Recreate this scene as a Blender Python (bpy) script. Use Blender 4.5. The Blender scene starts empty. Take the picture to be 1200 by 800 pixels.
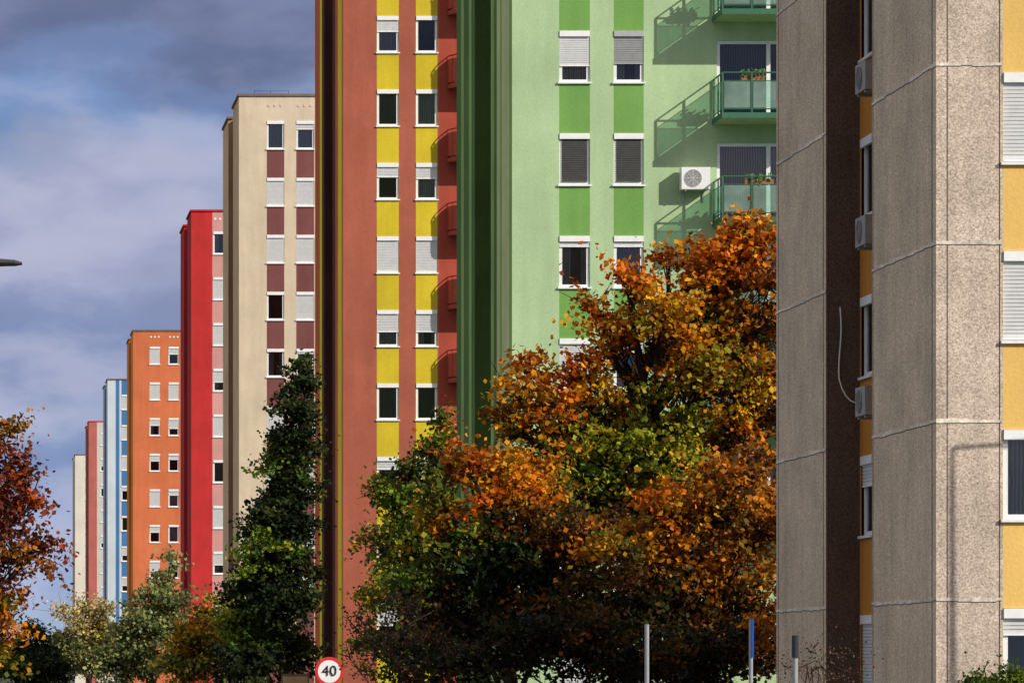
import bpy, math, random
import numpy as np
from mathutils import Vector
R = random.Random(5)
sc = bpy.context.scene
F = 4286.0; VX = -33.0; VY = 785.0; EYE = 2.2
def PX(x, d): return (x - VX) * d / F
def PZ(y, d): return EYE + (VY - y) * d / F
def lin(r, g, b, k=1.0):
    f = lambda c: (c/12.92 if c <= .04045 else ((c+.055)/1.055)**2.4)
    return (min(1, f(r/255)*k), min(1, f(g/255)*k), min(1, f(b/255)*k), 1)

# ------------------------------------------------------------ materials
MATS = {}
def newmat(name):
    m = bpy.data.materials.new(name); m.use_nodes = True
    nt = m.node_tree; nt.nodes.clear()
    out = nt.nodes.new('ShaderNodeOutputMaterial')
    return m, nt, out
def N(nt, t, **kw):
    n = nt.nodes.new(t)
    for k, v in kw.items():
        if k in n.inputs: n.inputs[k].default_value = v
        else: setattr(n, k, v)
    return n
def noise(nt, vec, scale, detail=4, rough=.6, stretch=None):
    if stretch:
        mp = N(nt, 'ShaderNodeMapping'); mp.inputs['Scale'].default_value = stretch
        nt.links.new(vec, mp.inputs['Vector']); vec = mp.outputs[0]
    n = N(nt, 'ShaderNodeTexNoise', Scale=scale, Detail=detail, Roughness=rough)
    nt.links.new(vec, n.inputs['Vector'])
    return n.outputs['Fac']
def ramp(nt, fac, lo, hi, a=0.3, b=0.7):
    n = N(nt, 'ShaderNodeMapRange'); n.inputs['From Min'].default_value = a; n.inputs['From Max'].default_value = b
    n.inputs['To Min'].default_value = lo; n.inputs['To Max'].default_value = hi
    nt.links.new(fac, n.inputs['Value']); return n.outputs[0]
def mul(nt, a, b, op='MULTIPLY'):
    n = N(nt, 'ShaderNodeMath', operation=op)
    nt.links.new(a, n.inputs[0])
    if isinstance(b, (int, float)): n.inputs[1].default_value = b
    else: nt.links.new(b, n.inputs[1])
    return n.outputs[0]
def scalecol(nt, col, fac):
    n = N(nt, 'ShaderNodeVectorMath', operation='SCALE')
    if isinstance(col, tuple): n.inputs[0].default_value = col[:3]
    else: nt.links.new(col, n.inputs[0])
    nt.links.new(fac, n.inputs['Scale']); return n.outputs[0]

def plaster(name, col, dirt=.25, fine=.12, rough=.9, bump=.3):
    if name in MATS: return MATS[name]
    m, nt, out = newmat(name)
    pos = N(nt, 'ShaderNodeNewGeometry').outputs['Position']
    a = ramp(nt, noise(nt, pos, .45, 5), 1-dirt, 1+dirt*.35)
    b = ramp(nt, noise(nt, pos, 1.0, 5, .65, (2.2, 2.2, .22)), 1-dirt*.65, 1+dirt*.2)
    c = ramp(nt, noise(nt, pos, 14, 3, .7), 1-fine, 1+fine)
    k = mul(nt, mul(nt, a, b), c)
    p = N(nt, 'ShaderNodeBsdfPrincipled', Roughness=rough)
    p.inputs['Specular IOR Level'].default_value = .25
    nt.links.new(scalecol(nt, col, k), p.inputs['Base Color'])
    bm = N(nt, 'ShaderNodeBump', Strength=bump, Distance=.02)
    nt.links.new(noise(nt, pos, 22, 4, .7), bm.inputs['Height'])
    nt.links.new(bm.outputs[0], p.inputs['Normal'])
    nt.links.new(p.outputs[0], out.inputs[0]); MATS[name] = m; return m

def aggregate(name, lo, hi):
    if name in MATS: return MATS[name]
    m, nt, out = newmat(name)
    pos = N(nt, 'ShaderNodeNewGeometry').outputs['Position']
    sp = N(nt, 'ShaderNodeTexVoronoi', Scale=44.0); nt.links.new(pos, sp.inputs['Vector'])
    sep = N(nt, 'ShaderNodeSeparateColor'); nt.links.new(sp.outputs['Color'], sep.inputs[0])
    n1 = noise(nt, pos, 28, 5, .8)
    mx = N(nt, 'ShaderNodeMath', operation='MULTIPLY_ADD'); mx.inputs[1].default_value = .55
    nt.links.new(sep.outputs[0], mx.inputs[0])
    sc2 = ramp(nt, n1, -.05, .55, .3, .7); nt.links.new(sc2, mx.inputs[2])
    mix = N(nt, 'ShaderNodeMix', data_type='RGBA')
    mix.inputs['A'].default_value = lo; mix.inputs['B'].default_value = hi
    nt.links.new(mx.outputs[0], mix.inputs['Factor'])
    a = ramp(nt, noise(nt, pos, .8, 6, .65), .8, 1.14)
    b = ramp(nt, noise(nt, pos, 1.0, 6, .7, (4, 4, .5)), .84, 1.1)
    p = N(nt, 'ShaderNodeBsdfPrincipled', Roughness=.95)
    p.inputs['Specular IOR Level'].default_value = .2
    nt.links.new(scalecol(nt, mix.outputs['Result'], mul(nt, a, b)), p.inputs['Base Color'])
    bm = N(nt, 'ShaderNodeBump', Strength=.45, Distance=.014)
    nt.links.new(mx.outputs[0], bm.inputs['Height']); nt.links.new(bm.outputs[0], p.inputs['Normal'])
    nt.links.new(p.outputs[0], out.inputs[0]); MATS[name] = m; return m

def simple(name, col, rough=.5, metal=0, var=.1, scale=6):
    if name in MATS: return MATS[name]
    m, nt, out = newmat(name)
    pos = N(nt, 'ShaderNodeNewGeometry').outputs['Position']
    k = ramp(nt, noise(nt, pos, scale, 4), 1-var, 1+var)
    p = N(nt, 'ShaderNodeBsdfPrincipled', Roughness=rough, Metallic=metal)
    nt.links.new(scalecol(nt, col, k), p.inputs['Base Color'])
    nt.links.new(p.outputs[0], out.inputs[0]); MATS[name] = m; return m

def glassmat():
    m, nt, out = newmat('window_glass')
    tr = N(nt, 'ShaderNodeBsdfTransparent'); tr.inputs[0].default_value = (.74, .77, .79, 1)
    gl = N(nt, 'ShaderNodeBsdfGlossy', Roughness=.03); gl.inputs[0].default_value = (.9, .92, .92, 1)
    fr = N(nt, 'ShaderNodeFresnel', IOR=1.8)
    mix = N(nt, 'ShaderNodeMixShader'); nt.links.new(fr.outputs[0], mix.inputs[0])
    nt.links.new(tr.outputs[0], mix.inputs[1]); nt.links.new(gl.outputs[0], mix.inputs[2])
    nt.links.new(mix.outputs[0], out.inputs[0]); return m
GLASS = glassmat()
def railglass():
    m, nt, out = newmat('balcony_glass_panel')
    tr = N(nt, 'ShaderNodeBsdfTransparent'); tr.inputs[0].default_value = (.66, .84, .78, 1)
    p = N(nt, 'ShaderNodeBsdfPrincipled', Roughness=.1)
    pos = N(nt, 'ShaderNodeNewGeometry').outputs['Position']
    nt.links.new(scalecol(nt, (.5, .64, .56), ramp(nt, noise(nt, pos, 1.4, 2), .7, 1.3)), p.inputs['Base Color'])
    mix = N(nt, 'ShaderNodeMixShader'); mix.inputs[0].default_value = .24
    nt.links.new(tr.outputs[0], mix.inputs[1]); nt.links.new(p.outputs[0], mix.inputs[2])
    nt.links.new(mix.outputs[0], out.inputs[0]); return m
RAILGLASS = railglass()
def curtain_and_backing(name, col, fold=28.0):
    m, nt, out = newmat(name)
    tc = N(nt, 'ShaderNodeTexCoord').outputs['Object']
    w = N(nt, 'ShaderNodeTexWave', Scale=fold/6, Distortion=2.5, Detail=2.0); w.bands_direction = 'X'
    nt.links.new(tc, w.inputs['Vector'])
    p = N(nt, 'ShaderNodeBsdfPrincipled', Roughness=.9)
    nt.links.new(scalecol(nt, col, ramp(nt, w.outputs['Fac'], .45, 1.1, 0, 1)), p.inputs['Base Color'])
    nt.links.new(p.outputs[0], out.inputs[0]); return m
CURT_W = curtain_and_backing('sheer_curtain_cloth', (.66, .66, .64)); CURT_D = curtain_and_backing('grey_curtain_cloth', (.22, .22, .21))
ROOM_DARK = curtain_and_backing('dark_room_backing', (.05, .05, .05)); CURT_O = curtain_and_backing('cream_curtain_cloth', (.75, .6, .42))
WHITE = simple('white_frame_paint', (.82, .83, .83), .4, var=.06)
DULL = simple('weathered_casing', (.3, .28, .27), .6, var=.15)
SHUT = simple('shutter_white_plastic', (.84, .85, .85), .5, var=.06)
SHUTG = simple('shutter_grey_plastic', (.4, .41, .42), .5, var=.1)
SHUTD = simple('shutter_charcoal_plastic', (.09, .09, .09), .5, var=.15)
METAL = simple('galvanised_metal', (.4, .41, .42), .45, .5)
DARKM = simple('dark_metal', (.05, .05, .055), .4, .5)
FAN = simple('fan_grey', (.16, .16, .165), .5)
BARK = plaster('bark_brown', (.045, .033, .025), .4, .4)

# ------------------------------------------------------------ mesh builder
class MB:
    def __init__(s): s.v = []; s.f = []; s.m = []; s.mats = []
    def mi(s, mat):
        if mat not in s.mats: s.mats.append(mat)
        return s.mats.index(mat)
    def quad(s, a, b, c, d, mat):
        n = len(s.v); s.v += [a, b, c, d]; s.f.append((n, n+1, n+2, n+3)); s.m.append(s.mi(mat))
    def ngon(s, pts, mat):
        n = len(s.v); s.v += pts; s.f.append(tuple(range(n, n+len(pts)))); s.m.append(s.mi(mat))
    def box(s, x0, x1, y0, y1, z0, z1, mat):
        n = len(s.v)
        s.v += [(x0,y0,z0),(x1,y0,z0),(x1,y1,z0),(x0,y1,z0),(x0,y0,z1),(x1,y0,z1),(x1,y1,z1),(x0,y1,z1)]
        k = s.mi(mat)
        for f in [(0,3,2,1),(4,5,6,7),(0,1,5,4),(1,2,6,5),(2,3,7,6),(3,0,4,7)]:
            s.f.append(tuple(n+i for i in f)); s.m.append(k)
    def tube(s, p0, p1, r0, r1, mat, n=8, cap=True):
        p0 = Vector(p0); p1 = Vector(p1); ax = (p1-p0)
        if ax.length < 1e-6: return
        ax.normalize(); u = ax.orthogonal().normalized(); w = ax.cross(u); b = len(s.v); k = s.mi(mat)
        for p, r in ((p0, r0), (p1, r1)):
            for i in range(n):
                a = 2*math.pi*i/n; s.v.append(tuple(p+u*(math.cos(a)*r)+w*(math.sin(a)*r)))
        for i in range(n):
            j = (i+1) % n; s.f.append((b+i, b+j, b+n+j, b+n+i)); s.m.append(k)
        if cap:
            s.f.append(tuple(b+i for i in reversed(range(n)))); s.m.append(k)
            s.f.append(tuple(b+n+i for i in range(n))); s.m.append(k)
    def mesh(s, name, o=(0, 0, 0), smooth=False):
        me = bpy.data.meshes.new(name)
        me.from_pydata([(v[0]-o[0], v[1]-o[1], v[2]-o[2]) for v in s.v], [], s.f)
        for mt in s.mats: me.materials.append(mt)
        me.polygons.foreach_set('material_index', s.m)
        if smooth: me.polygons.foreach_set('use_smooth', [True]*len(s.f))
        me.update(); return me
COL = sc.collection
def obj(name, data, loc=(0, 0, 0), parent=None, rz=0, label=None, cat=None, kind=None, group=None):
    o = bpy.data.objects.new(name, data); o.location = loc; o.rotation_euler = (0, 0, rz)
    COL.objects.link(o)
    if parent: o.parent = parent
    if label: o['label'] = label
    if cat: o['category'] = cat
    if kind: o['kind'] = kind
    if group: o['group'] = group
    return o

# ------------------------------------------------------------ windows
WC = {}
def cached(key, fn):
    if key not in WC: WC[key] = fn()
    return WC[key]
def window(parent, loc, w, h, shutter=0., cur='k', rz=0, y_in=.045, frame=WHITE, sill=True, mull=False, shmat=None):
    w = round(w, 2); h = round(h, 2)
    def fr():
        b = MB(); t = .085; a = -w/2+.004; c = w/2-.004; y0 = y_in; y1 = y_in+.06
        b.box(a, a+t, y0, y1, .004, h-.004, frame); b.box(c-t, c, y0, y1, .004, h-.004, frame)
        b.box(a+t, c-t, y0, y1, .004, .004+t, frame); b.box(a+t, c-t, y0, y1, h-.004-t, h-.004, frame)
        if mull: b.box(-.055, .055, y0-.004, y1, .004+t, h-.004-t, frame)
        return b.mesh('window_frame')
    o = obj('window', cached(('f', w, h, y_in, mull, frame.name), fr), loc, parent, rz)
    def pn():
        b = MB(); y = y_in+.035; b.quad((-w/2+.06, y, .06), (w/2-.06, y, .06), (w/2-.06, y, h-.06), (-w/2+.06, y, h-.06), GLASS)
        return b.mesh('pane')
    obj('pane', cached(('p', w, h, y_in), pn), (0, 0, 0), o)
    cm = {'k': ROOM_DARK, 'w': CURT_W, 'd': CURT_D, 'o': CURT_O, 'h': CURT_W, 'g': CURT_W}[cur]
    def cu():
        b = MB(); y = y_in+.12
        b.box(-w/2-.02, w/2+.02, y+.12, y+.14, -.02, h+.02, ROOM_DARK)  # dark sheet behind the pane stands in for the unlit room
        def strip(x0, x1, z0):
            n = 14
            for i in range(n):
                xa = x0+(x1-x0)*i/n; xb = x0+(x1-x0)*(i+1)/n
                ya = y+.03*math.sin(i*2.1); yb = y+.03*math.sin((i+1)*2.1)
                b.quad((xa, ya, z0), (xb, yb, z0), (xb, yb, h), (xa, ya, h), cm)
        if cur in 'wdo': strip(-w/2, w/2, 0)
        elif cur == 'h': strip(-w/2, w/2, h*.45)
        elif cur == 'g': strip(-w/2, -w*.1, 0); strip(w*.22, w/2, 0)
        return b.mesh('curtain_and_backing')
    obj('curtain_and_backing', cached(('c', w, h, y_in, cur), cu), (0, 0, 0), o)
    if sill:
        def si():
            b = MB(); b.box(-w/2-.04, w/2+.04, -.06, -.003, -.035, .012, frame)
            b.box(-w/2+.006, w/2-.006, -.003, y_in, .003, .012, frame); return b.mesh('sill')
        obj('sill', cached(('s', w, h, y_in, frame.name), si), (0, 0, 0), o)
    sm = shmat or SHUT
    def sh():
        b = MB(); zt = h-.006; zb = h-.16; a = -w/2+.008; c = w/2-.008
        b.box(a, c, -.03, y_in-.005, zb, zt, SHUT if sm is SHUTD else sm)
        if shutter > 0:
            z = zb; end = h-(h*shutter); st = .06; q = .06 if sm is SHUTD else 0
            while z-st > max(end, .02+q):
                b.quad((a+q, .022, z-st+.012), (c-q, .022, z-st+.012), (c-q, .010, z), (a+q, .010, z), sm)
                b.quad((a+q, .036, z-st), (c-q, .036, z-st), (c-q, .022, z-st+.012), (a+q, .022, z-st+.012), sm)
                z -= st
            b.box(a+q, c-q, .008, .04, z-.03, z, sm)
        return b.mesh('roller_shutter')
    if shutter >= 0:
        obj('roller_shutter', cached(('r', w, h, y_in, round(shutter, 2), sm.name), sh), (0, 0, 0), o)
    return o

def ac_unit(parent, loc, rz=0, sw=.8, shh=.56, m=None):
    m = m or WHITE
    b = MB()
    b.box(-sw/2, sw/2, -.42, -.1, 0, shh, m)
    o = obj('air_conditioner', b.mesh('air_conditioner_case'), loc, parent, rz)
    b = MB(); cx = -.1*sw; cz = shh/2; r = shh*.4
    n = 28
    for i in range(n):
        a0 = 2*math.pi*i/n; a1 = 2*math.pi*(i+1)/n
        b.ngon([(cx+r*math.cos(a0), -.424, cz+r*math.sin(a0)), (cx+r*math.cos(a1), -.424, cz+r*math.sin(a1)), (cx, -.424, cz)], FAN)
    for rr in (.2, .36, .52, .68, .84, .98):
        for i in range(n):
            a0 = 2*math.pi*i/n; a1 = 2*math.pi*(i+1)/n
            b.tube((cx+r*rr*math.cos(a0), -.43, cz+r*rr*math.sin(a0)), (cx+r*rr*math.cos(a1), -.43, cz+r*rr*math.sin(a1)), .006, .006, m, 4, False)
    for i in range(4):
        a0 = math.pi*i/4
        b.tube((cx-r*math.cos(a0), -.432, cz-r*math.sin(a0)), (cx+r*math.cos(a0), -.432, cz+r*math.sin(a0)), .005, .005, m, 4, False)
    obj('fan_grille', b.mesh('fan_grille'), (0, 0, 0), o)
    for x in (-sw*.35, sw*.35):
        b = MB()
        b.box(-.02, +.02, -.4, -.002, -.045, -.003, METAL); b.box(-.02, +.02, -.04, -.002, -.3, -.045, METAL)
        obj('bracket', b.mesh('bracket'), (x, 0, 0), o)
    return o

# ------------------------------------------------------------ tower block
FB, NB, TD, ND = 4.08, 7.4, 11.4, .6
FL = 2.8
def tower(d, cx, zroof, W, front, side, notch, name, label, cols, zrow, nrows, colmat, pier,
          shutters=None, winh=1.4, balc=None, joint=None, vents=False,
          sidewin=True, cap=None, frontmul=False, balmat=None, plaintop=False):
    X0 = PX(cx, d)
    root = obj(name, None, (X0, d, 0), label=label, cat='apartment building', group='tower blocks along the street')
    b = MB()
    da = .8 if (balc and balc[2] == 'round') else .12
    xs = sorted(set([0, W] + [c for cc in cols for c in cc[:2]] + [p for p, _ in pier] + ([balc[0]+da, balc[0]+2.95] if balc else [])))
    rows = [zrow - FL*i for i in range(nrows)]
    zs = [0]; brow = []
    for z in sorted(rows):
        if z > 0.3: zs += [z, z+winh]
    if balc:
        brow = [z for z in balc[1]]
        for z in brow: zs += [z+.02, z+2.15]
    zs = sorted(set(round(z, 4) for z in zs + [zroof])); xs = [round(x, 4) for x in xs]
    def inwin(x, z):
        for c in cols:
            if c[0] < x < c[1]:
                for r in rows:
                    if r < z < r+winh: return True
        if balc and balc[0]+da < x < balc[0]+2.95:
            for r in brow:
                if r+.02 < z < r+2.15: return True
        return False
    def fm(x, z):
        for c in cols:
            if c[0] < x < c[1] and not (plaintop and z > rows[0]+winh): return c[2]
        mt = front
        for p, m in pier:
            if x > p: mt = m
        return mt
    rv = .34
    for i in range(len(xs)-1):
        for j in range(len(zs)-1):
            x0, x1, z0, z1 = xs[i], xs[i+1], zs[j], zs[j+1]
            xm, zm = (x0+x1)/2, (z0+z1)/2; m = fm(xm, zm)
            if inwin(xm, zm):
                if not (i > 0 and inwin((xs[i-1]+x0)/2, zm)): b.quad((x0, 0, z0), (x0, rv, z0), (x0, rv, z1), (x0, 0, z1), m)
                if not (i < len(xs)-2 and inwin((xs[i+2]+x1)/2, zm)): b.quad((x1, 0, z0), (x1, 0, z1), (x1, rv, z1), (x1, rv, z0), m)
                if not (j > 0 and inwin(xm, (zs[j-1]+z0)/2)): b.quad((x0, 0, z0), (x1, 0, z0), (x1, rv, z0), (x0, rv, z0), m)
                if not (j < len(zs)-2 and inwin(xm, (zs[j+2]+z1)/2)): b.quad((x0, 0, z1), (x0, rv, z1), (x1, rv, z1), (x1, 0, z1), m)
            else:
                b.quad((x0, 0, z0), (x1, 0, z0), (x1, 0, z1), (x0, 0, z1), m)
    for y0, y1, m in side:
        b.quad((0, y0, 0), (0, y0, zroof), (0, y1, zroof), (0, y1, 0), m)
    b.quad((0, FB, 0), (0, FB, zroof), (ND, FB, zroof), (ND, FB, 0), notch[0])
    b.quad((0, NB, 0), (ND, NB, 0), (ND, NB, zroof), (0, NB, zroof), notch[0])
    ys0, ys1 = NB-.95, NB-.12
    srows = [z for z in rows if z > .3] if sidewin else []
    zz = [0]
    for z in sorted(srows): zz += [z, z+winh]
    zz += [zroof]
    for (ya, yb) in ((FB, ys0), (ys0, ys1), (ys1, NB)):
        for j in range(len(zz)-1):
            if ya == ys0 and j % 2 == 1: continue
            b.quad((ND, ya, zz[j]), (ND, ya, zz[j+1]), (ND, yb, zz[j+1]), (ND, yb, zz[j]), notch[1])
    b.quad((W, 0, 0), (W, TD, 0), (W, TD, zroof), (W, 0, zroof), front)
    b.quad((0, TD, 0), (0, TD, zroof), (W, TD, zroof), (W, TD, 0), front)
    b.ngon([(0, 0, zroof), (W, 0, zroof), (W, TD, zroof), (0, TD, zroof), (0, NB, zroof), (ND, NB, zroof), (ND, FB, zroof), (0, FB, zroof)], front)
    obj('wall', b.mesh('wall'), (0, 0, 0), root)
    b = MB(); cm = cap or front; e = .07; t = .12
    b.box(-e, W+e, -e, .25, zroof+.003, zroof+t, cm); b.box(-e, W+e, TD-.25, TD+e, zroof+.003, zroof+t, cm)
    b.box(-e, .25, .25, FB+.1, zroof+.003, zroof+t-.004, cm); b.box(-e, .25, NB-.1, TD-.25, zroof+.003, zroof+t-.004, cm)
    b.box(ND-e, ND+.25, FB+.1, NB-.1, zroof+.003, zroof+t-.004, cm); b.box(W-.25, W+e, .25, TD-.25, zroof+.003, zroof+t-.004, cm)
    obj('parapet', b.mesh('parapet'), (0, 0, 0), root)
    for ri, z in enumerate(rows):
        if z < .3: continue
        for ci, c in enumerate(cols):
            st = shutters[ri][ci] if shutters and ri < len(shutters) and ci < len(shutters[ri]) else (R.choice([0, .35, .6, 1, 1, .45]), R.choice('kwdkg'))
            sm = SHUT if len(st) < 3 else (SHUTG if st[2] == 1 else SHUTD)
            window(root, ((c[0]+c[1])/2, 0, z), c[1]-c[0], winh, st[0], st[1], mull=frontmul, shmat=sm)
        if sidewin:
            window(root, (ND, (ys0+ys1)/2, z), ys1-ys0, winh, R.choice([0, 1, 0, .4]), 'd', rz=-math.pi/2)
    if joint:
        b = MB(); jm, jd, zj = joint
        rj = random.Random(9)
        for z in zj:
            def seg(x0, x1, y0, y1, hor):
                L0, L1 = (x0, x1) if hor else (y0, y1); t = L0
                while t < L1-.01:
                    t2 = min(L1, t+rj.uniform(.12, .4)); h = rj.uniform(.018, .034); dz = rj.uniform(-.008, .008)
                    if hor: b.box(t, t2-.001, y0, y1, z-h+dz, z+h+dz, jm); b.box(t, t2-.001, y0+.003, y1, z-h-.012+dz, z-h-.001+dz, jd)
                    else: b.box(x0, x1, t, t2-.001, z-h+dz, z+h+dz, jm); b.box(x0+.003, x1, t, t2-.001, z-h-.012+dz, z-h-.001+dz, jd)
                    t = t2
            seg(.0, cols[0][0]-.02, -.007, -.001, True)
            seg(-.007, -.001, 0.002, FB, False); seg(-.007, -.001, NB, TD, False)
            b.box(0.001, ND, NB-.004, NB-.001, z-.02, z+.02, jd)
        for (ya) in (.22, FB-.08, NB+.18, TD-.2):
            b.box(-.004, -.001, ya, ya+.03, 0, zroof, jd)
        b.box(.17, .183, -.004, -.001, 0, zroof, jd); b.box(cols[0][0]-.06, cols[0][0]-.045, -.004, -.001, 0, zroof, jd)
        obj('panel_joint', b.mesh('panel_joint'), (0, 0, 0), root)
    if balc:
        bx, bz, bkind = balc
        for bi, z in enumerate(bz):
            (round_balcony if bkind == 'round' else balcony)(root, bx, z, bkind, balmat)
            window(root, (bx+(da+2.95)/2, .0, z+.02), 2.95-da, 2.13, -1, 'dwgo'[bi % 4], y_in=.03, sill=False, mull=True)
    if vents:
        b = MB()
        for c in cols:
            for k in (.12, .42, .72):
                xx = c[0]+k; zc = zroof-.45
                b.tube((xx, -.02, zc), (xx, .0, zc), .075, .075, WHITE if vents != 'plain' else front, 10)
        obj('roof_vent', b.mesh('roof_vent'), (0, 0, 0), root)
    return root

def balcony(root, bx, z, kind, bm):
    P = 1.25; Wd = 3.2
    b = MB(); b.box(0, Wd, -P, -.003, -.14, .0, bm['slab'])
    o = obj('balcony', b.mesh('balcony_slab'), (bx, 0, z), root)
    b = MB(); rm = bm['rail']; zt = 1.08
    b.tube((0.03, -P+.03, zt), (Wd-.03, -P+.03, zt), .024, .024, rm, 6); b.tube((.03, -P+.03, zt), (.03, -.01, zt), .024, .024, rm, 6)
    b.tube((0.03, -P+.03, .1), (Wd-.03, -P+.03, .1), .018, .018, rm, 6); b.tube((.03, -P+.03, .1), (.03, -.01, .1), .018, .018, rm, 6)
    b.tube((0.03, -P+.03, .86), (Wd-.03, -P+.03, .86), .013, .013, rm, 6); b.tube((.03, -P+.03, .86), (.03, -.01, .86), .013, .013, rm, 6)
    for i in range(5):
        x = .03+(Wd-.06)*i/4; b.box(x-.02, x+.02, -P+.01, -P+.05, 0.002, zt, rm)
    for y in (-P*.5, -.05): b.box(.01, .05, y-.02, y+.02, .002, zt, rm)
    b.box(0.0, Wd, -P-.012, -P-.002, -.15, .0, rm)
    b.box(-.012, -.002, -P, -.01, -.15, .0, rm)
    obj('railing', b.mesh('railing'), (0, 0, 0), o)
    b = MB(); pm = bm['panel']
    for i in range(4):
        x0 = .07+(Wd-.06)*i/4; x1 = x0+(Wd-.06)/4-.08
        b.box(x0, x1, -P+.025, -P+.035, .13, .84, pm)
    b.box(.025, .035, -P+.08, -P*.5-.03, .13, .84, pm); b.box(.025, .035, -P*.5+.03, -.08, .13, .84, pm)
    obj('railing_panel', b.mesh('railing_panel'), (0, 0, 0), o)
    if kind == 'plants':
        rr = random.Random(int(z*10))
        x0 = rr.uniform(.2, 1.2); x1 = x0+rr.uniform(.5, 1.1)
        b = MB(); b.box(x0, x1, -P+.08, -P+.26, .88, 1.02, simple('terracotta_pot', (.3, .12, .06), .8))
        g = simple('potted_leaf', (.09, .18, .04), .7, var=.4, scale=20)
        for i in range(100):
            c = Vector((rr.uniform(x0, x1), -P+rr.uniform(.02, .32), rr.uniform(.85, 1.18))); u = Vector((rr.gauss(0, 1), rr.gauss(0, 1), rr.gauss(0, 1))).normalized()*.06; w = u.orthogonal().normalized()*.04
            b.quad(tuple(c-u), tuple(c+w), tuple(c+u), tuple(c-w), g)
        obj('flower_box', b.mesh('flower_box'), (0, 0, 0), o)

def round_balcony(root, bx, z, kind, bm):
    r = .95; Wd = 3.2; n = 12
    path = [(r-r*math.cos(math.pi/2*i/n), -.003-r*math.sin(math.pi/2*i/n)) for i in range(n+1)]
    path += [(Wd-p[0], p[1]) for p in reversed(path)]
    b = MB(); m = bm['slab']
    b.ngon([(x, y, 0) for x, y in path], m); b.ngon([(x, y, -.16) for x, y in reversed(path)], m)
    for i in range(len(path)-1):
        (x0, y0), (x1, y1) = path[i], path[i+1]; b.quad((x0, y0, -.16), (x1, y1, -.16), (x1, y1, 0), (x0, y0, 0), m)
    o = obj('balcony', b.mesh('balcony_slab'), (bx, 0, z), root)
    b = MB(); m = bm['panel']
    inn = [(Wd/2+(x-Wd/2)*.96, y*.94) for x, y in path]
    for i in range(len(path)-1):
        (x0, y0), (x1, y1) = path[i], path[i+1]; (u0, v0), (u1, v1) = inn[i], inn[i+1]
        b.quad((x0, y0, .06), (x1, y1, .06), (x1, y1, .95), (x0, y0, .95), m); b.quad((u0, v0, .06), (u0, v0, .95), (u1, v1, .95), (u1, v1, .06), m)
        b.quad((x0, y0, .95), (x1, y1, .95), (u1, v1, .95), (u0, v0, .95), m)
    obj('railing_panel', b.mesh('railing_panel'), (0, 0, 0), o)
    b = MB()
    for i in range(len(path)-1): b.tube((*path[i], 1.07), (*path[i+1], 1.07), .025, .025, bm['rail'], 6, False)
    for i in range(0, len(path), 4): b.tube((*path[i], .0), (*path[i], 1.07), .018, .018, bm['rail'], 6, False)
    obj('railing', b.mesh('railing'), (0, 0, 0), o)

# palette
CONC = aggregate('exposed_aggregate_concrete', lin(144, 124, 110), lin(238, 220, 203))
CONCS = aggregate('exposed_aggregate_concrete_shade_lift', lin(168, 140, 116), lin(252, 234, 208))  # same concrete, lightened in colour to make up for shade on left walls
CONCD = aggregate('notch_concrete_painted_shade', lin(66, 48, 40), lin(116, 94, 80))  # notch faces: the cast shadow there is darkened into the concrete colour
JM = plaster('joint_mortar', lin(242, 230, 214), .4, .3); JD = plaster('joint_seam_and_painted_shadow', lin(100, 84, 72), .3, .2)  # dark tone for seams, and a painted shadow edge below each joint strip
YA = plaster('ochre_yellow_render', lin(238, 196, 112), .12, .06)
OCH = plaster('ochre_orange_render', lin(204, 136, 58), .2, .08)
GP = plaster('pale_green_render', lin(178, 204, 158), .16, .07); GM = plaster('leaf_green_render', lin(120, 168, 86), .16, .07)
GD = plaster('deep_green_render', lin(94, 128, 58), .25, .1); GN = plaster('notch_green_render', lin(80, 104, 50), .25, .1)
GS = plaster('side_green_render', lin(212, 222, 158), .2, .06); GT = plaster('side_mid_green_render', lin(156, 190, 104), .2, .06)  # side greens lightened and warmed in colour to offset the blue shade
BR = plaster('brick_red_render', lin(176, 98, 78), .2, .07); YC = plaster('bright_yellow_render', lin(216, 192, 48), .18, .06)
BRX = plaster('deep_red_render', lin(178, 80, 62), .2, .07)
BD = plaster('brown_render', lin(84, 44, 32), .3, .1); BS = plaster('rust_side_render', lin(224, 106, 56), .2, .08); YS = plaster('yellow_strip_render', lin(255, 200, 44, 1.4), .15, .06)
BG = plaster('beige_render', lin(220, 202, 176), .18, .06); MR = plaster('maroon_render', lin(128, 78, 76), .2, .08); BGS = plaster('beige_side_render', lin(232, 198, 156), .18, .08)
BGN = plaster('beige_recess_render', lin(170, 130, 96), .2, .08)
RD = plaster('crimson_render', lin(200, 52, 52), .2, .06); PK = plaster('pink_render', lin(212, 156, 150), .15, .05); RDK = plaster('dark_crimson_render', lin(190, 44, 44), .25, .08)
OR = plaster('orange_render', lin(216, 120, 78), .18, .06); ORS = plaster('amber_side_render', lin(240, 158, 54), .2, .06)
BL = plaster('pale_blue_render', lin(204, 214, 222), .12, .05); BLD = plaster('mid_blue_render', lin(72, 124, 178), .15, .05)
GY = plaster('light_grey_render', lin(208, 200, 190), .12, .05); DRD = plaster('wine_red_render', lin(190, 106, 98), .2, .06)
CW = plaster('cream_white_render', lin(226, 218, 204), .12, .05); CAP = plaster('parapet_metal_cap', lin(128, 112, 100), .2, .08)

COLS = [(1.29, 2.13), (2.78, 3.6)]
def side2(a, b_=None):
    b_ = b_ or a
    return [(0, FB, a), (NB, TD, b_)]

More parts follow.
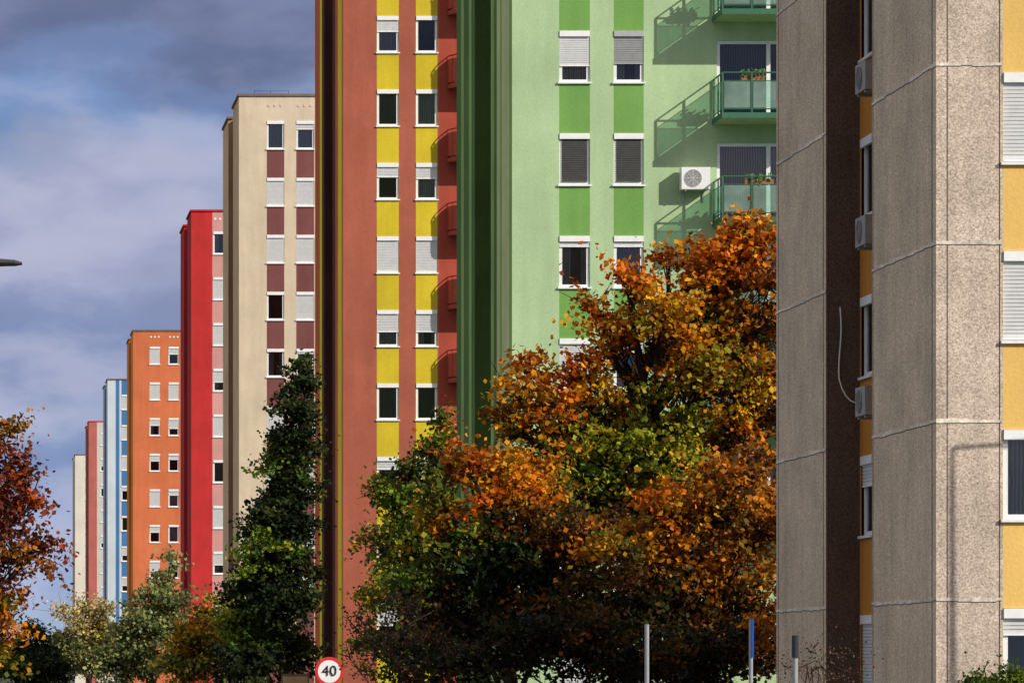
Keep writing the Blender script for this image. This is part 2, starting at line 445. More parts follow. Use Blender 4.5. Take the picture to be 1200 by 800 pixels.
# concrete block (near)
dA = F*2.8/209
za = PZ(191, dA)
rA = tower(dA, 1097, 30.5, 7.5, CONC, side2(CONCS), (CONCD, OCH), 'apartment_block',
  'bare aggregate concrete tower block with yellow window bays', [(1.05, 2.45, YA)], za+FL, 6, None, [(2.5, CONC)],
  shutters=[[(1, 'k')], [(1, 'w')], [(1, 'w')], [(.0, 'o')], [(.3, 'k')], [(0, 'k')]], winh=1.42, joint=(JM, JD, [PZ(75, dA)+FL*k for k in range(-4, 8)]), frontmul=True)
for yy in (108, 288, 487):
    ac_unit(rA, (ND, 5.65, PZ(yy, dA+5.65)), rz=-math.pi/2, sw=.7, shh=.5, m=DULL)
b = MB(); pts = []
yN = NB-.03
for i in range(19):
    t = i/18; pts.append((.24+.02*math.sin(t*7)+.26*max(0, (t-.78)/.22)**1.3, yN, PZ(360+t*108+8*math.sin(max(0, t-.78)*12), dA+NB)))
for i in range(18): b.tube(pts[i], pts[i+1], .012, .012, WHITE, 6, False)
obj('drain_hose', b.mesh('drain_hose'), (0, 0, 0), rA)

# green block
dB = 100.0
gb = dict(slab=GP, rail=simple('green_rail_paint', (.03, .13, .07), .5), panel=RAILGLASS)
zB = PZ(97, dB)
sideB = [(0, .5, GT), (.5, 1.9, GS), (1.9, 2.3, GT), (2.3, 2.9, GS), (2.9, 3.5, GD), (3.5, FB, GT), (NB, NB+.7, GD), (NB+.7, NB+1.3, GT), (NB+1.3, NB+2.4, GD), (NB+2.4, NB+3.0, GT), (NB+3.0, TD, GD)]
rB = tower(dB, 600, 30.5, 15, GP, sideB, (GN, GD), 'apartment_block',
  'pale green tower block with darker green window strips', [(COLS[0][0], COLS[0][1], GM), (COLS[1][0], COLS[1][1], GM)], zB+FL, 8, None, [(0, GP)],
  shutters=[[(.5, 'k'), (.2, 'k')], [(.68, 'w'), (.62, 'g', 1)], [(.95, 'k', 2), (.95, 'k', 2)], [(.22, 'g'), (.2, 'd')], [(1, 'w'), (.3, 'w')]],
  balc=(5.48, [PZ(140, dB)+FL*k for k in (-4, -3, -2, -1, 0, 1, 2)], 'plants'), balmat=gb, winh=1.42)
ac_unit(rB, (PX(812, dB)-PX(600, dB), 0, PZ(224, dB)), sw=.78, shh=.6)

# brick red block
dC = F*2.8/86
bb = dict(slab=simple('red_slab_paint', (.36, .06, .04), .7), rail=simple('red_rail_paint', (.3, .03, .02), .5), panel=simple('red_panel_paint', (.42, .06, .04), .6))
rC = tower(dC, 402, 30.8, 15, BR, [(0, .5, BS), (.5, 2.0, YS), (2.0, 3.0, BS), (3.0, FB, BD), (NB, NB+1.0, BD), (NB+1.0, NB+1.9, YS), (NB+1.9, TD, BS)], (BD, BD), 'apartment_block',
  'brick-red tower block with bright yellow window strips', [(COLS[0][0], COLS[0][1], YC), (COLS[1][0], COLS[1][1], YC)], PZ(62, dC)+FL, 10, None, [(3.66, BRX)],
  shutters=[[(1, 'k'), (1, 'k')], [(.45, 'w'), (0, 'k')], [(0, 'd'), (0, 'w')], [(.4, 'k'), (.45, 'w')], [(1, 'k'), (1, 'k')], [(.62, 'w'), (.6, 'g')], [(0, 'd'), (0, 'k')]],
  balc=(3.98, [PZ(100, dC)+FL*k for k in range(-7, 2)], 'round'), balmat=bb)
# beige
dD = F*2.8/66.7
rD = tower(dD, 280, PZ(113, dD), 15, BG, side2(BGS), (BGN, MR), 'apartment_block',
  'beige tower block with maroon strips between windows', [(COLS[0][0]+.08, COLS[0][1]+.1, MR), (COLS[1][0]+.04, COLS[1][1]+.1, MR)], PZ(175, dD), 9, None, [(0, BG)],
  shutters=[[(.0, 'w'), (.3, 'w')], [(1, 'k'), (1, 'k')], [(1, 'k'), (1, 'k')], [(0, 'k'), (1, 'w')], [(0, 'g'), (.2, 'w')], [(1, 'k'), (0, 'k')]], cap=CAP, vents='plain', plaintop=True)
dE = F*2.8/53.5
rE = tower(dE, 224, PZ(248, dE), 15, RD, side2(RDK, RD), (RDK, RDK), 'apartment_block',
  'crimson red tower block with pink window strip', [(COLS[0][0]+.06, COLS[0][1]+.06, PK), (COLS[1][0], COLS[1][1], PK)], PZ(298, dE), 9, None, [(1.3, PK), (2.2, RD)], cap=RDK, vents=True)
dF = F*2.8/41.7
rF = tower(dF, 156, PZ(388, dF), 15, OR, side2(ORS), (BS, ORS), 'apartment_block',
  'orange tower block with amber side wall', [(COLS[0][0], COLS[0][1], OR), (COLS[1][0], COLS[1][1], OR)], PZ(427, dF), 8, None, [(0, OR)], cap=CAP, vents=True)
dG = F*2.8/35.5
rG = tower(dG, 126, PZ(445, dG), 15, BL, side2(BL, BL), (BLD, BL), 'apartment_block',
  'pale blue tower block with narrow blue stripes', [(COLS[0][0], COLS[0][1], BLD), (COLS[1][0], COLS[1][1], BLD)], PZ(480, dG), 8, None, [(0, BL), (.75, BLD), (1.1, BL)], cap=CAP)
dH = F*2.8/30
rH = tower(dH, 104, PZ(494, dH), 15, GY, side2(DRD), (DRD, DRD), 'apartment_block',
  'distant tower block with wine red side and grey front', [(COLS[0][0], COLS[0][1], GY), (COLS[1][0], COLS[1][1], PK)], PZ(522, dH), 8, None, [(0, DRD), (.9, GY)], cap=DRD)
dI = F*2.8/26
rI = tower(dI, 88, PZ(533, dI), 15, CW, side2(CW), (GY, CW), 'apartment_block',
  'distant cream white tower block with plain walls', [(COLS[0][0], COLS[0][1], GY), (COLS[1][0], COLS[1][1], GY)], PZ(560, dI), 8, None, [(0, CW)], cap=CAP)
b = MB(); zr = PZ(113, dD)
for x in (1.0, 1.8, 2.7): b.tube((x, 3, zr), (x, 3, zr+.75), .018, .015, DARKM, 4)
b.tube((1.0, 3, zr+.75), (1.8, 3, zr+.72), .012, .012, DARKM, 4); b.tube((1.8, 3, zr+.72), (2.7, 3, zr+.75), .012, .012, DARKM, 4)
obj('lightning_conductor', b.mesh('lightning_conductor'), (0, 0, 0), rD)

# ------------------------------------------------------------ trees
def leafmat():
    m, nt, out = newmat('autumn_leaf')
    at = N(nt, 'ShaderNodeAttribute'); at.attribute_name = 'tint'
    d = N(nt, 'ShaderNodeBsdfPrincipled', Roughness=.6); d.inputs['Specular IOR Level'].default_value = .15
    t = N(nt, 'ShaderNodeBsdfTranslucent')
    nt.links.new(at.outputs['Color'], d.inputs['Base Color']); nt.links.new(at.outputs['Color'], t.inputs['Color'])
    mix = N(nt, 'ShaderNodeMixShader'); mix.inputs[0].default_value = .3
    nt.links.new(d.outputs[0], mix.inputs[1]); nt.links.new(t.outputs[0], mix.inputs[2]); nt.links.new(mix.outputs[0], out.inputs[0])
    return m
LEAF = leafmat()
PAL = {
 'orange': [lin(236, 132, 16), lin(216, 104, 14), lin(240, 170, 30), lin(150, 66, 18), lin(204, 160, 36)],
 'gold': [lin(214, 166, 26), lin(150, 144, 34), lin(234, 158, 26), lin(90, 100, 28), lin(228, 128, 18)],
 'lime': [lin(184, 180, 40), lin(120, 132, 34), lin(210, 180, 36), lin(70, 86, 28)],
 'rust': [lin(190, 112, 24), lin(212, 124, 24), lin(118, 64, 22), lin(136, 106, 32), lin(224, 142, 28), lin(70, 44, 22)],
 'umber': [lin(130, 78, 24), lin(90, 60, 24), lin(60, 66, 26), lin(150, 90, 24), lin(46, 38, 20)],  # darker browns for lower lobes, shade painted into the leaf colour
 'redbrown': [lin(160, 68, 26), lin(130, 52, 26), lin(190, 90, 30), lin(96, 46, 28)],
 'green': [lin(96, 130, 38), lin(70, 104, 34), lin(138, 158, 42), lin(44, 70, 28), lin(172, 166, 46)],
 'dark': [lin(46, 64, 34), lin(34, 48, 28), lin(64, 84, 38), lin(28, 40, 24), lin(84, 90, 40)],
 'deep_shade': [lin(28, 38, 20), lin(22, 26, 16), lin(42, 48, 24), lin(54, 38, 18), lin(84, 52, 18)],  # near-black leaves that paint in the shade under the crowns
 'yellowgreen': [lin(194, 182, 80), lin(150, 158, 70), lin(220, 192, 76), lin(124, 134, 62), lin(196, 144, 54)],
 'olive': [lin(156, 162, 98), lin(126, 140, 84), lin(178, 176, 108), lin(98, 114, 66)],
 'pale': [lin(212, 188, 122), lin(188, 170, 108), lin(224, 204, 132), lin(156, 152, 92)],
 'plum': [lin(120, 84, 70), lin(92, 66, 58), lin(140, 94, 68), lin(84, 78, 56)],
}
TOT = 0
def tree(name, label, cat, tx, d, lobes, pal, leaf=.17, dens=1.0, clump=.42, trunk_r=.2, seed=1, twigs=1.0, pals=None, base=None, depthk=1.0, shell=.5, cover=1.0, limb=.38):
    global TOT
    rng = np.random.RandomState(seed); s = d/F
    bx = PX(tx, d) if base is None else base
    root = obj(name, None, (bx, d, 0), label=label, cat=cat, group='trees and shrubs along the street')
    L = []
    for i, lb in enumerate(lobes):
        x, y, r = lb[:3]; rr = r*s
        off = lb[3] if len(lb) > 3 else rng.uniform(-1, 1)*rr*.7*depthk
        L.append((np.array([PX(x, d)-bx, off, PZ(y, d)]), rr, (pals or {}).get(i, pal)))
    b = MB()
    top = max(l[0][2] for l in L); low = min(l[0][2]-l[1] for l in L); cxm = np.mean([l[0][0] for l in L])
    tp = []; nseg = 9; topz = low+(top-low)*.75
    for i in range(nseg+1):
        t = i/nseg; tp.append(np.array([cxm*t**1.6+rng.normal(0, .06)*min(1, i), rng.normal(0, .08)*min(1, i), topz*t]))
    for i in range(nseg): b.tube(tp[i], tp[i+1], trunk_r*(1-.8*i/nseg), trunk_r*(1-.8*(i+1)/nseg), BARK, 8, False)
    pts = []; cols = []
    for c, r, pl in L:
        zt = max(.8, c[2]-r*1.2-abs(c[0])*.55); k = int(np.clip(zt/topz*nseg, 1, nseg-1)); st = tp[k]
        midp = (st+c)/2+np.array([rng.normal(0, .15), rng.normal(0, .15), .15*r]); lr = trunk_r*limb
        segs = [st, midp, c]
        b.tube(st, midp, lr, lr*.6, BARK, 6, False); b.tube(midp, c, lr*.6, lr*.28, BARK, 6, False)
        nc = max(4, int(dens*8*(r/(clump*1.3))**2))
        P = PAL[pl]
        pref = rng.uniform(.2, 1, len(P)); pref /= pref.sum()
        for q in range(nc):
            u = rng.normal(size=3); u /= np.linalg.norm(u); rad = r*(shell+(1.2-shell)*rng.rand()**.8)
            if u[2] < -.2 and rng.rand() < .4: u[2] *= -1
            cc = c+u*rad*np.array([1, 1, .92])
            if cc[2] < .3: cc[2] = .3+rng.rand()*.4
            tt = rng.rand(); a0 = segs[1]*(1-tt)+c*tt
            m1 = (a0+cc)/2+rng.normal(0, .12*r, 3)
            if rng.rand() < twigs:
                b.tube(a0, m1, lr*.3, lr*.18, BARK, 4, False); b.tube(m1, cc, lr*.18, .01, BARK, 4, False)
                e = cc+rng.normal(0, clump*.8, 3); b.tube(m1*.3+cc*.7, e, .016, .007, BARK, 3, False)
            cs = rng.uniform(.45, 1.25)
            n = int(cover*cs*cs*rng.uniform(.7, 1.2)*5.2*clump**2*2.2/(leaf*leaf*.55))
            g = rng.normal(size=(n, 3))*np.array([clump, clump, clump*.42])*cs*.74
            tilt = rng.normal(0, .4, 2); g[:, 2] += g[:, 0]*tilt[0]+g[:, 1]*tilt[1]
            pts.append(cc+g)
            pc = np.array(P[rng.choice(len(P), p=pref)][:3])
            cl = np.array([P[i][:3] for i in rng.randint(0, len(P), n)]); w = rng.rand(n, 1)*.6
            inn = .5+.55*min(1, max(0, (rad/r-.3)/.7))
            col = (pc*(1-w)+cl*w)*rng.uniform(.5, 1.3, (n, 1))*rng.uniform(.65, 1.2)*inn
            cols.append(col)
    obj('trunk', b.mesh('trunk'), (0, 0, 0), root)
    C = np.concatenate(pts); CC = np.concatenate(cols); n = len(C); TOT += n
    nrm = rng.normal(size=(n, 3))+np.array([0.25, -.35, .75]); nrm /= np.linalg.norm(nrm, axis=1, keepdims=True)
    a = rng.normal(size=(n, 3)); a -= (a*nrm).sum(1, keepdims=True)*nrm; a /= np.linalg.norm(a, axis=1, keepdims=True)
    bb_ = np.cross(nrm, a); sz = leaf*rng.uniform(.5, 1.25, (n, 1))*.5
    v = np.stack([C-a*sz, C+bb_*sz*.85-nrm*sz*.25+a*sz*.1, C+a*sz*1.1-nrm*sz*.2, C-bb_*sz*.85-nrm*sz*.25+a*sz*.1], 1).reshape(-1, 3)
    me = bpy.data.meshes.new('crown'); me.vertices.add(n*4); me.vertices.foreach_set('co', v.astype(np.float32).ravel())
    me.loops.add(n*4); me.loops.foreach_set('vertex_index', np.arange(n*4, dtype=np.int32))
    me.polygons.add(n); me.polygons.foreach_set('loop_start', np.arange(0, n*4, 4, dtype=np.int32)); me.polygons.foreach_set('loop_total', np.full(n, 4, dtype=np.int32))
    ca = me.color_attributes.new('tint', 'FLOAT_COLOR', 'POINT')
    cr = np.concatenate([np.clip(np.repeat(CC, 4, 0), 0, 1), np.ones((n*4, 1))], 1); ca.data.foreach_set('color', cr.astype(np.float32).ravel())
    me.materials.append(LEAF); me.update(); me.validate()
    obj('crown', me, (0, 0, 0), root)
    return root

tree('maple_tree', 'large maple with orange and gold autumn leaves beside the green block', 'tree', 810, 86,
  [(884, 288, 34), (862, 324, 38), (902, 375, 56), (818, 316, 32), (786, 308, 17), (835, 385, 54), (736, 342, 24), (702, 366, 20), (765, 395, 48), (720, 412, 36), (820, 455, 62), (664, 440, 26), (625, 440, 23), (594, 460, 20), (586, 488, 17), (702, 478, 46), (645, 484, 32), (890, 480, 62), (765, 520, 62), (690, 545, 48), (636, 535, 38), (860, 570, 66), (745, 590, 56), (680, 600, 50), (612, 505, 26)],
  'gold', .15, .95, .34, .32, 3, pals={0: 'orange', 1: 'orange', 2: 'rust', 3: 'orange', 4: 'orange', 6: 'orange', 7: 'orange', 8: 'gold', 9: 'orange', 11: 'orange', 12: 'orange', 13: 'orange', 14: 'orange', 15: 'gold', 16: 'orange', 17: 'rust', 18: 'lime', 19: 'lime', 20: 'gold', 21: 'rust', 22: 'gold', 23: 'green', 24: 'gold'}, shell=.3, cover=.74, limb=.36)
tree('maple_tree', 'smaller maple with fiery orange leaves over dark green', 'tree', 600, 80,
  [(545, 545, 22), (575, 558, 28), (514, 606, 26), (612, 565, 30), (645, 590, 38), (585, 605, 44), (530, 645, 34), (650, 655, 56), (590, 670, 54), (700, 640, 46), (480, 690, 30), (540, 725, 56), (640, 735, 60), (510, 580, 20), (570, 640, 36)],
  'orange', .14, .95, .34, .22, 7, pals={2: 'gold', 4: 'gold', 6: 'lime', 7: 'umber', 8: 'dark', 9: 'rust', 10: 'green', 11: 'deep_shade', 12: 'umber', 13: 'lime', 14: 'green'}, shell=.3, cover=.7, limb=.4)
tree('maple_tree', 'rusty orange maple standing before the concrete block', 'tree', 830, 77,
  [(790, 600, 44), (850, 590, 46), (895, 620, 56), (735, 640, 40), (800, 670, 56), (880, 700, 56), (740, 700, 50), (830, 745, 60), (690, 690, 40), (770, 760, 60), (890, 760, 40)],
  'rust', .135, .95, .33, .2, 11, pals={5: 'rust', 6: 'umber', 7: 'umber', 8: 'umber', 3: 'gold', 9: 'deep_shade', 0: 'orange', 10: 'umber'}, shell=.3, cover=.66, limb=.45)
tree('linden_tree', 'green and yellow leafy tree beside the brick-red block', 'tree', 490, 129,
  [(524, 498, 14), (508, 524, 20), (488, 556, 24), (454, 580, 20), (530, 565, 30), (484, 610, 36), (535, 630, 46), (446, 640, 24), (490, 670, 46), (550, 700, 56), (455, 700, 30), (450, 765, 30), (500, 750, 46)],
  'green', .17, 1.1, .4, .2, 13, pals={3: 'lime', 7: 'yellowgreen', 1: 'lime', 10: 'lime', 9: 'dark', 12: 'dark'}, shell=.3, cover=.8)
tree('linden_tree', 'tall dark green tree in front of the beige block', 'tree', 330, 130,
  [(354, 436, 12), (350, 460, 18), (345, 490, 24), (356, 520, 18), (336, 545, 27), (350, 575, 25), (322, 598, 28), (346, 625, 28), (310, 650, 30), (338, 670, 32), (298, 700, 32), (336, 715, 34), (300, 748, 38), (338, 770, 34), (288, 785, 30), (334, 605, 26), (330, 515, 16), (312, 625, 26)],
  'dark', .16, 1.25, .3, .2, 17, pals={8: 'green', 12: 'green', 4: 'green'}, shell=.3, cover=1.0)
tree('ash_tree', 'low tree turning yellow below the crimson block', 'tree', 255, 137,
  [(258, 700, 12), (240, 725, 20), (268, 728, 20), (222, 750, 24), (252, 760, 30), (275, 755, 20), (210, 778, 26), (240, 785, 26)], 'yellowgreen', .17, 1.2, .38, .14, 19, pals={3: 'gold', 2: 'lime'}, shell=.25, cover=.58)
tree('ash_tree', 'olive green tree with an airy crown', 'tree', 178, 172,
  [(200, 655, 9), (190, 680, 17), (170, 706, 18), (200, 708, 20), (180, 738, 28), (150, 745, 22), (205, 752, 26), (165, 775, 28), (138, 780, 24)], 'olive', .2, 1.2, .42, .16, 23, shell=.25, cover=.6)
tree('ash_tree', 'pale yellow tree with thin leaves', 'tree', 105, 225,
  [(100, 710, 9), (122, 716, 14), (84, 730, 16), (106, 742, 22), (134, 745, 22), (78, 762, 22), (112, 772, 26), (72, 718, 8), (145, 770, 24)], 'pale', .22, 1.2, .5, .14, 29, shell=.25, cover=.6, pals={3: 'yellowgreen', 5: 'olive'})
tree('spruce_tree', 'dark green bushy tree at the verge', 'tree', 40, 170,
  [(42, 742, 11), (30, 760, 18), (56, 768, 16), (18, 780, 20), (68, 788, 16), (45, 790, 22)], 'dark', .17, 1.4, .4, .16, 31, shell=.3)
tree('maple_tree', 'rusty red maple with thin crown beside the road', 'tree', -110, 55,
  [(2, 506, 15), (18, 552, 22), (-15, 560, 36), (32, 598, 22), (54, 640, 17), (0, 618, 34), (24, 660, 24), (-30, 650, 52), (-6, 712, 30), (-40, 730, 50), (-60, 600, 50), (-70, 520, 40), (6, 738, 22), (-12, 675, 34), (5, 770, 18)],
  'redbrown', .09, .8, .24, .14, 37, shell=.2, pals={8: 'gold', 12: 'gold', 14: 'gold', 0: 'rust', 6: 'rust'}, base=-1.6, cover=.58)
tree('bare_shrub', 'bare twiggy shrub with plum brown leaves', 'shrub', 455, 74,
  [(455, 705, 18), (480, 725, 26), (430, 740, 22), (455, 760, 30), (500, 760, 32), (540, 775, 30), (415, 780, 20)], 'plum', .06, .9, .26, .05, 41, base=PX(455, 74), cover=.1)
tree('evergreen_shrub', 'dense dark undergrowth shrub below the maples', 'shrub', 660, 73,
  [(590, 765, 30), (640, 760, 40), (696, 745, 30), (745, 785, 40), (790, 755, 30), (850, 780, 44), (892, 755, 30), (550, 785, 34), (500, 795, 24), (690, 780, 40)], 'deep_shade', .12, 1.0, .33, .08, 43, shell=.3, cover=.62, pals={6: 'rust', 4: 'umber', 2: 'umber'})
tree('bare_shrub', 'leafless thin shrub before the concrete wall', 'shrub', 955, 56,
  [(950, 770, 28), (972, 785, 26), (935, 785, 22)], 'plum', .04, .35, .3, .03, 47, cover=.05)
tree('evergreen_shrub', 'low green hedge shrub at the concrete block', 'shrub', 1170, 54,
  [(1150, 815, 24), (1180, 808, 22), (1205, 812, 24)], 'green', .06, 1.0, .2, .04, 53)
for i, (tx, dd, yy, pl) in enumerate([(300, 260, 775, 'olive'), (240, 300, 772, 'yellowgreen'), (190, 330, 774, 'dark'), (130, 360, 770, 'rust'), (75, 400, 768, 'olive'), (20, 380, 770, 'dark'), (-20, 420, 768, 'olive')]):
    tree('roadside_tree', 'small far tree in mixed autumn colour', 'tree', tx, dd, [(tx, yy, 18), (tx+20, yy+4, 17), (tx-20, yy+5, 17)], pl, .35, 1.0, .7, .2, 60+i)
print('LEAVES', TOT)

# ------------------------------------------------------------ street furniture
def text_mesh(txt, size, mat):
    cu = bpy.data.curves.new('t', 'FONT'); cu.body = txt; cu.size = size; cu.align_x = 'CENTER'; cu.align_y = 'CENTER'; cu.extrude = 0; cu.resolution_u = 6
    o = bpy.data.objects.new('t', cu); COL.objects.link(o); bpy.context.view_layer.update()
    me = bpy.data.meshes.new_from_object(o.evaluated_get(bpy.context.evaluated_depsgraph_get()))
    bpy.data.objects.remove(o); me.materials.clear(); me.materials.append(mat); return me
def disc(r, y, mat, n=40, r0=0):
    b = MB()
    for i in range(n):
        a0 = 2*math.pi*i/n; a1 = 2*math.pi*(i+1)/n
        c0, s0, c1, s1 = math.cos(a0), math.sin(a0), math.cos(a1), math.sin(a1)
        if r0: b.quad((r0*c0, y, r0*s0), (r*c0, y, r*s0), (r*c1, y, r*s1), (r0*c1, y, r0*s1), mat)
        else: b.ngon([(0, y, 0), (r*c0, y, r*s0), (r*c1, y, r*s1)], mat)
    return b
SIGNW = simple('sign_white', (.9, .9, .9), .35, var=.03); SIGNR = simple('sign_red', (.75, .03, .03), .35, var=.05); SIGNB = simple('sign_black', (.01, .01, .01), .4); BLUE = simple('sign_blue', (.02, .1, .45), .4); BROWN = simple('sign_brown', (.16, .08, .04), .5)
ds = 88.0; sx = PX(386, ds); szc = PZ(786, ds); SR = .345
root = obj('speed_limit_sign', None, (sx, ds, 0), label='round 40 speed limit sign with red ring on grey post', cat='road sign')
b = MB(); b.tube((0, .06, 0), (0, .06, szc+.2), .03, .03, METAL, 10); obj('post', b.mesh('post'), (0, 0, 0), root)
b = MB(); b.tube((0, 0, szc), (0, .018, szc), SR, SR, METAL, 40); pl = obj('sign_plate', b.mesh('sign_plate'), (0, 0, 0), root)
obj('sign_face', disc(SR-.002, -.01, SIGNW).mesh('sign_face'), (0, 0, szc), pl)
obj('red_ring', disc(SR-.002, -.018, SIGNR, 40, SR*.8).mesh('red_ring'), (0, 0, szc), pl)
t = obj('numerals', text_mesh('40', .36, SIGNB), (0, -.03, szc), pl); t.rotation_euler = (math.pi/2, 0, 0)
d2 = 90; root = obj('direction_sign', None, (PX(346, d2), d2, 0), label='small brown sign board on short post', cat='road sign')
b = MB(); b.tube((0, .04, 0), (0, .04, PZ(790, d2)), .03, .03, METAL, 8); obj('post', b.mesh('post'), (0, 0, 0), root)
b = MB(); b.box(-.34, .34, -.01, .01, PZ(806, d2), PZ(789, d2), BROWN); b.box(-.3, .3, -.014, -.011, PZ(804, d2), PZ(792, d2), simple('sign_ochre', (.4, .24, .1), .5)); obj('sign_plate', b.mesh('sign_plate'), (0, 0, 0), root)
d3 = 55; root = obj('metal_post', None, (PX(758, d3), d3, 0), label='plain grey metal post standing by the shrubs', cat='post')
b = MB(); b.tube((0, 0, 0), (0, 0, PZ(732, d3)), .034, .034, METAL, 12); b.tube((0, 0, PZ(732, d3)), (0, 0, PZ(732, d3)+.01), .037, .03, METAL, 12); obj('pole', b.mesh('pole', smooth=False), (0, 0, 0), root)
d4 = 55; root = obj('street_sign', None, (PX(880, d4), d4, 0), label='blue traffic sign seen edge-on, on grey post', cat='road sign')
b = MB(); b.tube((0, 0, 0), (0, 0, PZ(726, d4)), .03, .03, METAL, 12); obj('post', b.mesh('post'), (0, 0, 0), root)
b = MB(); b.box(-.3, .3, -.012, .012, PZ(770, d4), PZ(725, d4), BLUE); b.box(-.2, .2, -.016, -.013, PZ(762, d4), PZ(738, d4), SIGNW)
o = obj('sign_plate', b.mesh('sign_plate'), (0, -.05, 0), root); o.rotation_euler = (0, 0, math.radians(82))
d5 = 52; root = obj('metal_post', None, (PX(932, d5), d5, 0), label='grey metal post with dark cap before concrete wall', cat='post')
b = MB(); b.tube((0, 0, 0), (0, 0, PZ(746, d5)), .036, .036, METAL, 12); obj('pole', b.mesh('pole'), (0, 0, 0), root)
b = MB(); b.tube((0, 0, PZ(770, d5)), (0, 0, PZ(744, d5)), .05, .05, DARKM, 12); obj('cap', b.mesh('cap'), (0, 0, 0), root)
def street_lamp(X, Y, h, arm, sgn, label, pr=1.0):
    root = obj('street_lamp', None, (X, Y, 0), label=label, cat='street lamp', group='street lamps along the road')
    b = MB(); b.tube((0, 0, 0), (0, 0, 1.0), .09*pr, .085*pr, METAL, 12); b.tube((0, 0, 1.0), (0, 0, h), .07*pr, .03*pr, METAL, 12)
    obj('pole', b.mesh('pole'), (0, 0, 0), root)
    b = MB(); b.tube((0, 0, h), (sgn*arm, 0, h+.12), .03, .025, METAL, 8); obj('arm', b.mesh('arm'), (0, 0, 0), root)
    b = MB(); n = 14
    prof = [(0, .05, .05), (.12, .11, .065), (.4, .15, .07), (.65, .12, .05), (.75, .05, .02)]
    rings = []
    for (x, ry, rz_) in prof:
        rings.append([(sgn*(arm-.05+x), ry*math.cos(2*math.pi*k/n), h+.13+max(-.028, rz_*math.sin(2*math.pi*k/n))) for k in range(n)])
    for a in range(len(rings)-1):
        for k in range(n): b.quad(rings[a][k], rings[a][(k+1) % n], rings[a+1][(k+1) % n], rings[a+1][k], DARKM)
    b.ngon(rings[0], DARKM); b.ngon(rings[-1], DARKM)
    obj('lamp_head', b.mesh('lamp_head', smooth=True), (0, 0, 0), root)
dl = 50; street_lamp(PX(26, dl)-.7-2.0, dl, PZ(308, dl)-.14, 2.0, 1, 'street lamp with flat dark head over the road')
street_lamp(19.58, 54.2, 8.65, 1.6, 1, 'street lamp standing beside the concrete block', .8)

# ------------------------------------------------------------ ground
def sheet(name, x0, x1, y0, y1, z, mat, kind='structure', zb=None):
    b = MB()
    if zb is None: b.quad((x0, y0, z), (x1, y0, z), (x1, y1, z), (x0, y1, z), mat)
    else: b.box(x0, x1, y0, y1, zb, z, mat)
    return obj(name, b.mesh(name), kind=kind)
GR = plaster('grass_ground', (.07, .085, .035), .5, .3, bump=1); AS = plaster('asphalt', (.06, .06, .06), .25, .25); KB = plaster('kerb_stone', (.3, .29, .27), .2, .15); PV = plaster('pavement_slabs', (.3, .28, .25), .2, .15); WP = plaster('road_paint', (.7, .7, .68), .2, .1)
sheet('ground', -4000, 4000, -200, 9000, 0, GR)
sheet('road', -12, -4, -200, 1500, .004, AS); sheet('service_road', 2.6, 7.2, -200, 600, .004, AS)
sheet('kerb', -4, -3.85, -200, 1500, .12, KB, zb=0.001); sheet('kerb', -12.15, -12, -200, 1500, .12, KB, zb=0.001)
sheet('kerb', 2.45, 2.6, -200, 600, .12, KB, zb=0.001); sheet('kerb', 7.2, 7.35, -200, 600, .12, KB, zb=0.001)
sheet('pavement', 9.5, 11.5, -200, 600, .05, PV, zb=0.002)
b = MB()
for i in range(60): b.quad((-8.07, i*9, .008), (-7.93, i*9, .008), (-7.93, i*9+4, .008), (-8.07, i*9+4, .008), WP)
obj('road_marking', b.mesh('road_marking'), kind='structure')

# ------------------------------------------------------------ sky, sun, camera
tos = Vector((1.3, -1.0, .92)).normalized()
el = math.asin(tos.z); az = math.atan2(tos.x, tos.y)
w = bpy.data.worlds.new('World'); sc.world = w; w.use_nodes = True; nt = w.node_tree; nt.nodes.clear()
out = nt.nodes.new('ShaderNodeOutputWorld')
sky = N(nt, 'ShaderNodeTexSky'); sky.sky_type = 'NISHITA'; sky.sun_disc = False; sky.sun_elevation = el; sky.sun_rotation = az
bg = N(nt, 'ShaderNodeBackground', Strength=.12); nt.links.new(sky.outputs[0], bg.inputs[0])
tc = N(nt, 'ShaderNodeTexCoord').outputs['Generated']
sp = N(nt, 'ShaderNodeSeparateXYZ'); nt.links.new(tc, sp.inputs[0]); Z = sp.outputs['Z']
nu = noise(nt, tc, 2.2, 6, .55)
bgu = N(nt, 'ShaderNodeBackground', Strength=.95); bgu.inputs[0].default_value = (.86, .8, .73, 1)
mU = N(nt, 'ShaderNodeMixShader'); nt.links.new(ramp(nt, nu, 0, .95, .42, .56), mU.inputs[0]); nt.links.new(bg.outputs[0], mU.inputs[1]); nt.links.new(bgu.outputs[0], mU.inputs[2])
n1 = noise(nt, tc, 1.0, 7, .48, (15, 15, 30))
n2 = noise(nt, tc, 1.0, 7, .5, (26, 26, 56))
zz = mul(nt, Z, ramp(nt, n1, -.017, .017, .3, .7), 'ADD')
cr = N(nt, 'ShaderNodeValToRGB'); cr.color_ramp.interpolation = 'EASE'; e = cr.color_ramp.elements
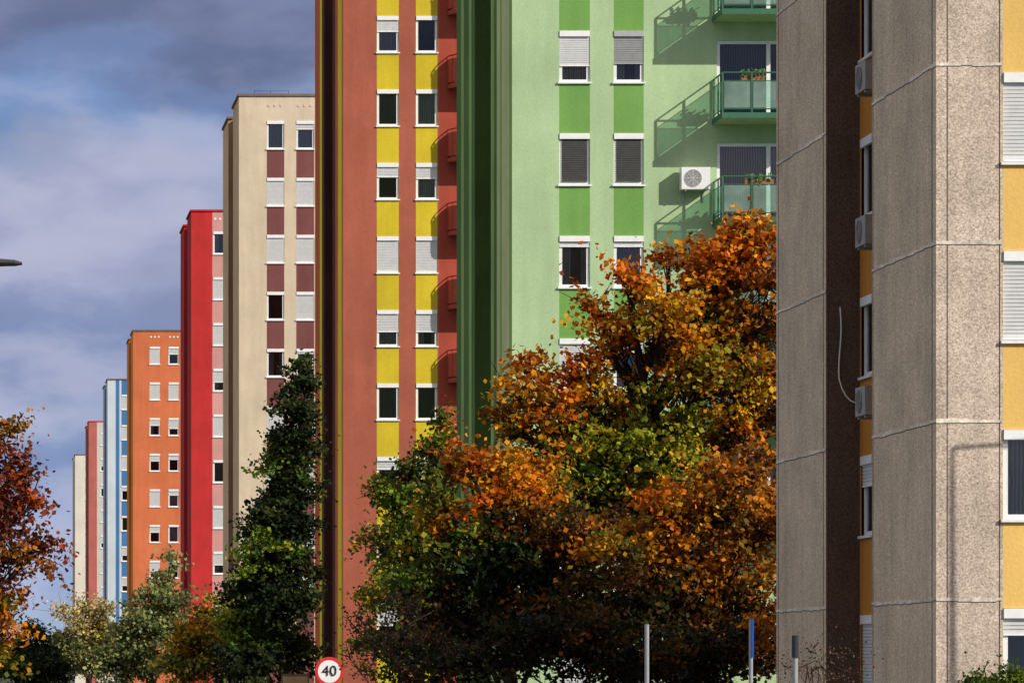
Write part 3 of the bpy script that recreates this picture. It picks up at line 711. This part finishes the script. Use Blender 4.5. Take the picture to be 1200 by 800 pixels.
zs_ = [(0, (166, 184, 214)), (.035, (146, 168, 208)), (.058, (132, 152, 194)), (.072, (158, 170, 202)), (.086, (130, 146, 186)), (.102, (140, 152, 190)), (.118, (166, 172, 202)), (.134, (156, 166, 198)), (.147, (122, 150, 196)), (.158, (116, 136, 178)), (.17, (106, 118, 154)), (.2, (112, 122, 156))]
e[0].position = 0; e[0].color = lin(*zs_[0][1]); e[1].position = 1; e[1].color = lin(*zs_[-1][1])
for z_, c_ in zs_[1:-1]:
    x = e.new(z_/.2); x.color = lin(*c_)
nt.links.new(mul(nt, zz, 5.0), cr.inputs[0])
veil = N(nt, 'ShaderNodeMix', data_type='RGBA'); veil.inputs['B'].default_value = lin(182, 184, 206)
nt.links.new(cr.outputs[0], veil.inputs['A'])
vf = mul(nt, ramp(nt, n2, 0, .6, .46, .66), ramp(nt, Z, 1, .25, .145, .165)); nt.links.new(vf, veil.inputs['Factor'])
puff = ramp(nt, n2, .9, 1.05, .32, .6)
bgc = N(nt, 'ShaderNodeBackground', Strength=1.0); nt.links.new(scalecol(nt, veil.outputs['Result'], puff), bgc.inputs[0])
lowf = ramp(nt, Z, 1, 0, .2, .34)
mB = N(nt, 'ShaderNodeMixShader'); nt.links.new(lowf, mB.inputs[0]); nt.links.new(mU.outputs[0], mB.inputs[1]); nt.links.new(bgc.outputs[0], mB.inputs[2])
nt.links.new(mB.outputs[0], out.inputs[0])

sun = bpy.data.lights.new('sun', 'SUN'); sun.energy = 4.5; sun.angle = math.radians(.6); sun.color = (1, .93, .82)
so = bpy.data.objects.new('sun', sun); COL.objects.link(so); so.rotation_euler = (-tos).to_track_quat('-Z', 'Y').to_euler()
cam = bpy.data.cameras.new('camera'); co = bpy.data.objects.new('camera', cam); COL.objects.link(co)
co.location = (0, 0, EYE); co.rotation_euler = (math.pi/2, 0, 0)
cam.sensor_width = 36; cam.lens = F/1200*36; cam.shift_x = (600-VX)/1200; cam.shift_y = (VY-400)/1200; cam.clip_end = 20000; cam.clip_start = .5
sc.camera = co
sc.view_settings.view_transform = 'Standard'; sc.view_settings.look = 'None'; sc.view_settings.exposure = 0
